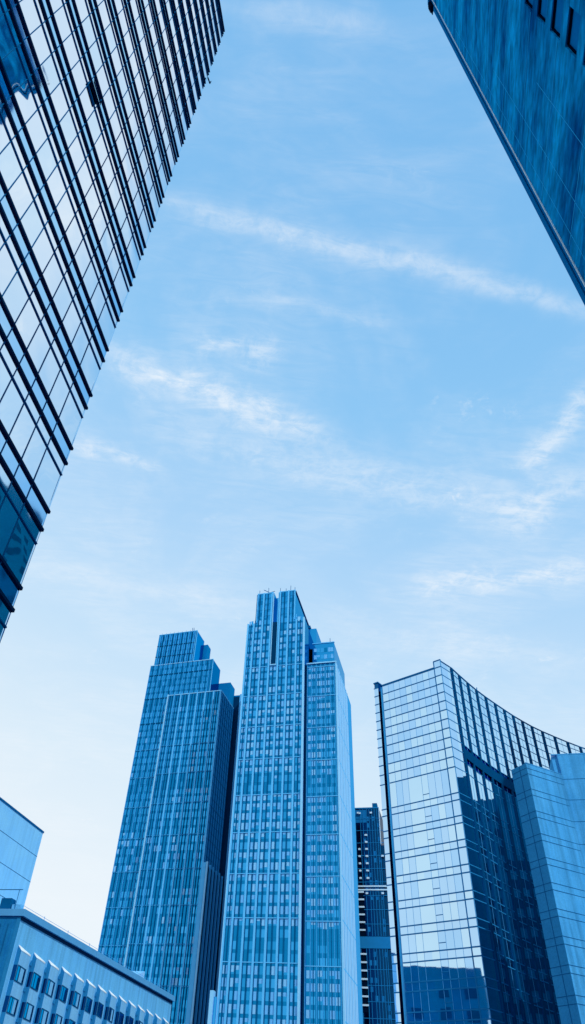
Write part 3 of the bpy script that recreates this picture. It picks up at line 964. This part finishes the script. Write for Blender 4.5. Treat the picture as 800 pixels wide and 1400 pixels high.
# ------------------------------------------------------------------ two blocks beyond the right edge that the glass walls mirror
def far_block(name, poly, H, label, nwin, crown):
    t = thing(name, (sum(p[0] for p in poly) / len(poly), sum(p[1] for p in poly) / len(poly), 0), label, 'building')
    b_ = MB().prism(poly, 0, H)
    b_.build('wall', M['e_wall'], t)
    Wn = Windows([M['e_open']])
    for i in range(len(poly)):
        a1, b1 = poly[i], poly[(i + 1) % len(poly)]
        sg = SegFrame(a1, b1)
        n = int(sg.len / 5.0)
        for k in range(n):
            for j in range(int(H / 4.2) - 1):
                if (k + j // 7) % 4 == 3:
                    continue
                if name == 'office_block' and a1[0] == b1[0] == 106 and k > 3:
                    continue
                u_ = (k + 0.5) * sg.len / n
                z_ = 5 + 4.2 * j
                qd = [sg.p(u_ - 1.5, -0.05, z_), sg.p(u_ + 1.5, -0.05, z_), sg.p(u_ + 1.5, -0.05, z_ + 2.2), sg.p(u_ - 1.5, -0.05, z_ + 2.2)]
                Wn.add([(qd, 0)])
    Wn.build(t)
    for (x0, x1, y0, y1, h) in crown:
        MB().prism([(x0, y0), (x1, y0), (x1, y1), (x0, y1)], H, H + h).build('roof_block', M['e_wall'], t)
    return t


far_block('office_block', [(106, 104), (142, 104), (142, 156), (106, 156)], 78, 'dark concrete office block mirrored in the curved glass wall', 0,
          [(107, 112, 106, 112, 4), (107, 112, 116, 122, 7), (107, 112, 126, 131, 4), (107, 112, 136, 141, 8), (107, 112, 145, 150, 5)])
far_block('slab_tower', [(86, 66), (106, 66), (106, 116), (86, 116)], 121, 'dark slab tower mirrored low in the finned glass wall', 0,
          [(90, 100, 72, 84, 5), (88, 94, 100, 108, 4)])

far_block('annex_block', [(-34, 97), (-38.7, 116.2), (-60, 109), (-54, 90)], 41, 'dark flat-roofed block mirrored at the foot of the pale glass wall', 0,
          [(-45, -42, 106, 109, 1.2)])

# ------------------------------------------------------------------ sun
SUN_AZ, SUN_EL = 152.0, 44.0
sd = bpy.data.lights.new("sun", 'SUN')
sd.energy = 2.2
sd.angle = rad(0.6)
sd.color = (0.93, 0.97, 1.0)
so = bpy.data.objects.new("sun", sd)
COL.objects.link(so)
dirv = Vector((math.sin(rad(SUN_AZ)) * math.cos(rad(SUN_EL)), math.cos(rad(SUN_AZ)) * math.cos(rad(SUN_EL)), math.sin(rad(SUN_EL))))
so.rotation_euler = dirv.to_track_quat('Z', 'Y').to_euler()
so.location = (0, 0, 300)

# ------------------------------------------------------------------ sky: Nishita plus haze gradient and thin cloud streaks laid out on a cloud layer
wd = bpy.data.worlds.new("World")
scene.world = wd
wd.use_nodes = True
nt = wd.node_tree
N, L = nt.nodes, nt.links
bg = N["Background"]
bg.inputs["Strength"].default_value = 1.0
tc = N.new("ShaderNodeTexCoord")
sky = N.new("ShaderNodeTexSky")
sky.sky_type = 'NISHITA'
sky.sun_disc = False
sky.sun_elevation = rad(SUN_EL)
sky.sun_rotation = rad(SUN_AZ)


def math_n(op, a, b=None, c=None, clamp=False):
    n = N.new("ShaderNodeMath")
    n.operation = op
    n.use_clamp = clamp
    for i, x in enumerate((a, b, c)):
        if x is None:
            continue
        if isinstance(x, (int, float)):
            n.inputs[i].default_value = x
        else:
            L.new(x, n.inputs[i])
    return n.outputs[0]


def smooth(x, a, b, lo=0.0, hi=1.0):
    n = N.new("ShaderNodeMapRange")
    n.interpolation_type = 'SMOOTHSTEP'
    n.inputs["From Min"].default_value = a
    n.inputs["From Max"].default_value = b
    n.inputs["To Min"].default_value = lo
    n.inputs["To Max"].default_value = hi
    L.new(x, n.inputs["Value"])
    return n.outputs["Result"]


def noise(vec, scale, detail=5, rough=0.55, dist=0.0):
    n = N.new("ShaderNodeTexNoise")
    n.inputs["Scale"].default_value = scale
    n.inputs["Detail"].default_value = detail
    n.inputs["Roughness"].default_value = rough
    n.inputs["Distortion"].default_value = dist
    L.new(vec, n.inputs["Vector"])
    return n.outputs["Fac"]


sep = N.new("ShaderNodeSeparateXYZ")
L.new(tc.outputs["Generated"], sep.inputs[0])
X, Y, Z = sep.outputs
zc = math_n('MAXIMUM', Z, 0.04)
zz = math_n('ADD', Z, math_n('MULTIPLY', X, 0.16))
ramp = N.new("ShaderNodeValToRGB")
L.new(math_n('MAXIMUM', zz, 0.0), ramp.inputs["Fac"])
cr_ = ramp.color_ramp
stops = [(0.0, (0.90, 0.96, 1.0)), (0.20, (0.87, 0.945, 1.0)), (0.36, (0.74, 0.885, 1.0)), (0.52, (0.56, 0.785, 1.0)), (0.66, (0.42, 0.69, 0.985)), (0.80, (0.285, 0.605, 0.955)), (0.93, (0.225, 0.54, 0.915)), (1.0, (0.20, 0.51, 0.895))]
cr_.elements[0].position, cr_.elements[0].color = stops[0][0], (*stops[0][1], 1)
cr_.elements[1].position, cr_.elements[1].color = stops[-1][0], (*stops[-1][1], 1)
for p_, c_ in stops[1:-1]:
    el_ = cr_.elements.new(p_)
    el_.color = (*c_, 1)
# brighter veil toward the sun; second veil added to brighten the mirror glass
sdx, sdy = math.sin(rad(SUN_AZ)), math.cos(rad(SUN_AZ))
tow = math_n('ADD', math_n('MULTIPLY', X, sdx), math_n('MULTIPLY', Y, sdy))
hlen = math_n('SQRT', math_n('MAXIMUM', math_n('SUBTRACT', 1.0, math_n('MULTIPLY', Z, Z)), 0.0004))
side = smooth(math_n('DIVIDE', X, hlen), 0.72, 0.88, 0.0, 1.0)
veil = math_n('MAXIMUM', smooth(tow, -0.1, 0.6, 0.0, 0.55), math_n('MULTIPLY', side, smooth(Z, 0.62, 0.86, 0.22, 0.60)))

comb = N.new("ShaderNodeCombineXYZ")
PXn = math_n('DIVIDE', X, zc)
PYn = math_n('DIVIDE', Y, zc)
L.new(PXn, comb.inputs[0])
L.new(PYn, comb.inputs[1])
P = comb.outputs[0]
warp = noise(P, 5.0, 4, 0.6)
warp_b = noise(P, 14.0, 5, 0.65)
fib_map = N.new("ShaderNodeMapping")
fib_map.inputs["Rotation"].default_value = (0, 0, rad(-11))
fib_map.inputs["Scale"].default_value = (9.0, 34.0, 1.0)
L.new(P, fib_map.inputs["Vector"])
fibre = noise(fib_map.outputs[0], 1.0, 8, 0.68, 0.9)
rag = math_n('ADD', math_n('MULTIPLY', noise(P, 26.0, 8, 0.7, 0.6), 0.62), math_n('MULTIPLY', fibre, 0.38))


def streak(a, b, w, amt, soft=0.15, wob=0.06, rmin=0.3):
    dx, dy = b[0] - a[0], b[1] - a[1]
    ln = math.hypot(dx, dy)
    tx, ty = dx / ln, dy / ln
    along = math_n('ADD', math_n('ADD', math_n('MULTIPLY', PXn, tx), math_n('MULTIPLY', PYn, ty)), -(a[0] * tx + a[1] * ty))
    acr = math_n('ADD', math_n('ADD', math_n('MULTIPLY', PXn, -ty), math_n('MULTIPLY', PYn, tx)), (a[0] * ty - a[1] * tx))
    wv = math_n('ADD', math_n('MULTIPLY', math_n('SUBTRACT', warp, 0.5), wob * 2), math_n('MULTIPLY', math_n('SUBTRACT', warp_b, 0.5), wob * 0.8))
    acr = math_n('ADD', acr, wv)
    q2 = math_n('DIVIDE', acr, w)
    gs = math_n('POWER', 2.718, math_n('MULTIPLY', math_n('MULTIPLY', q2, q2), -1.0))
    ends = math_n('MULTIPLY', smooth(along, -soft, soft), smooth(along, ln - soft, ln + soft, 1, 0))
    tex = smooth(rag, 0.36, 0.64, rmin * 0.7, 1.05)
    return math_n('MULTIPLY', math_n('MULTIPLY', math_n('MULTIPLY', gs, ends), tex), amt)


STREAKS = [
    ((-0.17, 0.425), (0.520, 0.535), 0.018, 0.38, 0.12, 0.03, 0.45),
    ((-0.279, 0.703), (0.126, 0.830), 0.036, 0.58, 0.08, 0.06, 0.35),
    ((-0.133, 0.876), (0.536, 0.985), 0.05, 0.36, 0.15, 0.08, 0.4),
    ((-0.502, 1.326), (0.04, 1.409), 0.05, 0.30, 0.15, 0.06, 0.7),
    ((0.22, 1.453), (0.916, 1.52), 0.08, 0.25, 0.2, 0.06, 0.6),
    ((0.519, 0.868), (0.568, 0.673), 0.032, 0.45, 0.03, 0.06, 0.1),
    ((0.415, 1.268), (0.757, 1.146), 0.045, 0.45, 0.06, 0.10, 0.05),
    ((-0.039, 0.566), (0.21, 0.585), 0.012, 0.22, 0.08, 0.03, 0.6),
    ((-0.071, 0.189), (0.106, 0.197), 0.014, 0.28, 0.06, 0.02, 0.7),
    ((0.54, 1.032), (0.661, 0.888), 0.05, 0.35, 0.05, 0.09, 0.1),
    ((-0.347, 0.903), (-0.177, 0.959), 0.022, 0.40, 0.03, 0.06, 0.0),
    ((-0.108, 0.650), (0.03, 0.675), 0.030, 0.40, 0.03, 0.08, 0.0),
]
acc = None
for s_ in STREAKS:
    o_ = streak(*s_)
    acc = o_ if acc is None else math_n('ADD', acc, o_)
# scattered small ragged puffs and a broad faint mottling
puff = math_n('MULTIPLY', smooth(noise(P, 17.0, 8, 0.68, 0.4), 0.56, 0.78), smooth(noise(P, 3.2, 2), 0.48, 0.68))
acc = math_n('ADD', acc, math_n('MULTIPLY', puff, 0.5))
broad = math_n('MULTIPLY', smooth(noise(P, 2.6, 5, 0.6, 0.5), 0.36, 0.70, 0.0, 0.26), smooth(fibre, 0.3, 0.7, 0.35, 1.1))
acc = math_n('ADD', acc, broad)
acc = math_n('ADD', acc, veil)
acc = math_n('MULTIPLY', acc, smooth(Z, 0.02, 0.25))
acc = math_n('MINIMUM', acc, 0.85)

skym = N.new("ShaderNodeVectorMath")
skym.operation = 'SCALE'
skym.inputs["Scale"].default_value = 0.10
L.new(sky.outputs["Color"], skym.inputs[0])
mix0 = N.new("ShaderNodeMix")
mix0.data_type = 'RGBA'
mix0.inputs["Factor"].default_value = 0.94
L.new(skym.outputs["Vector"], mix0.inputs["A"])
L.new(ramp.outputs["Color"], mix0.inputs["B"])
mix1 = N.new("ShaderNodeMix")
mix1.data_type = 'RGBA'
L.new(acc, mix1.inputs["Factor"])
L.new(mix0.outputs["Result"], mix1.inputs["A"])
setc(mix1.inputs["B"], (0.90, 0.95, 1.0))
L.new(mix1.outputs["Result"], bg.inputs["Color"])

# ------------------------------------------------------------------ view
scene.view_settings.view_transform = 'Standard'
scene.view_settings.look = 'None'
scene.view_settings.exposure = 0
scene.view_settings.gamma = 1
scene.render.engine = 'CYCLES'
scene.cycles.max_bounces = 6
scene.cycles.use_denoising = True
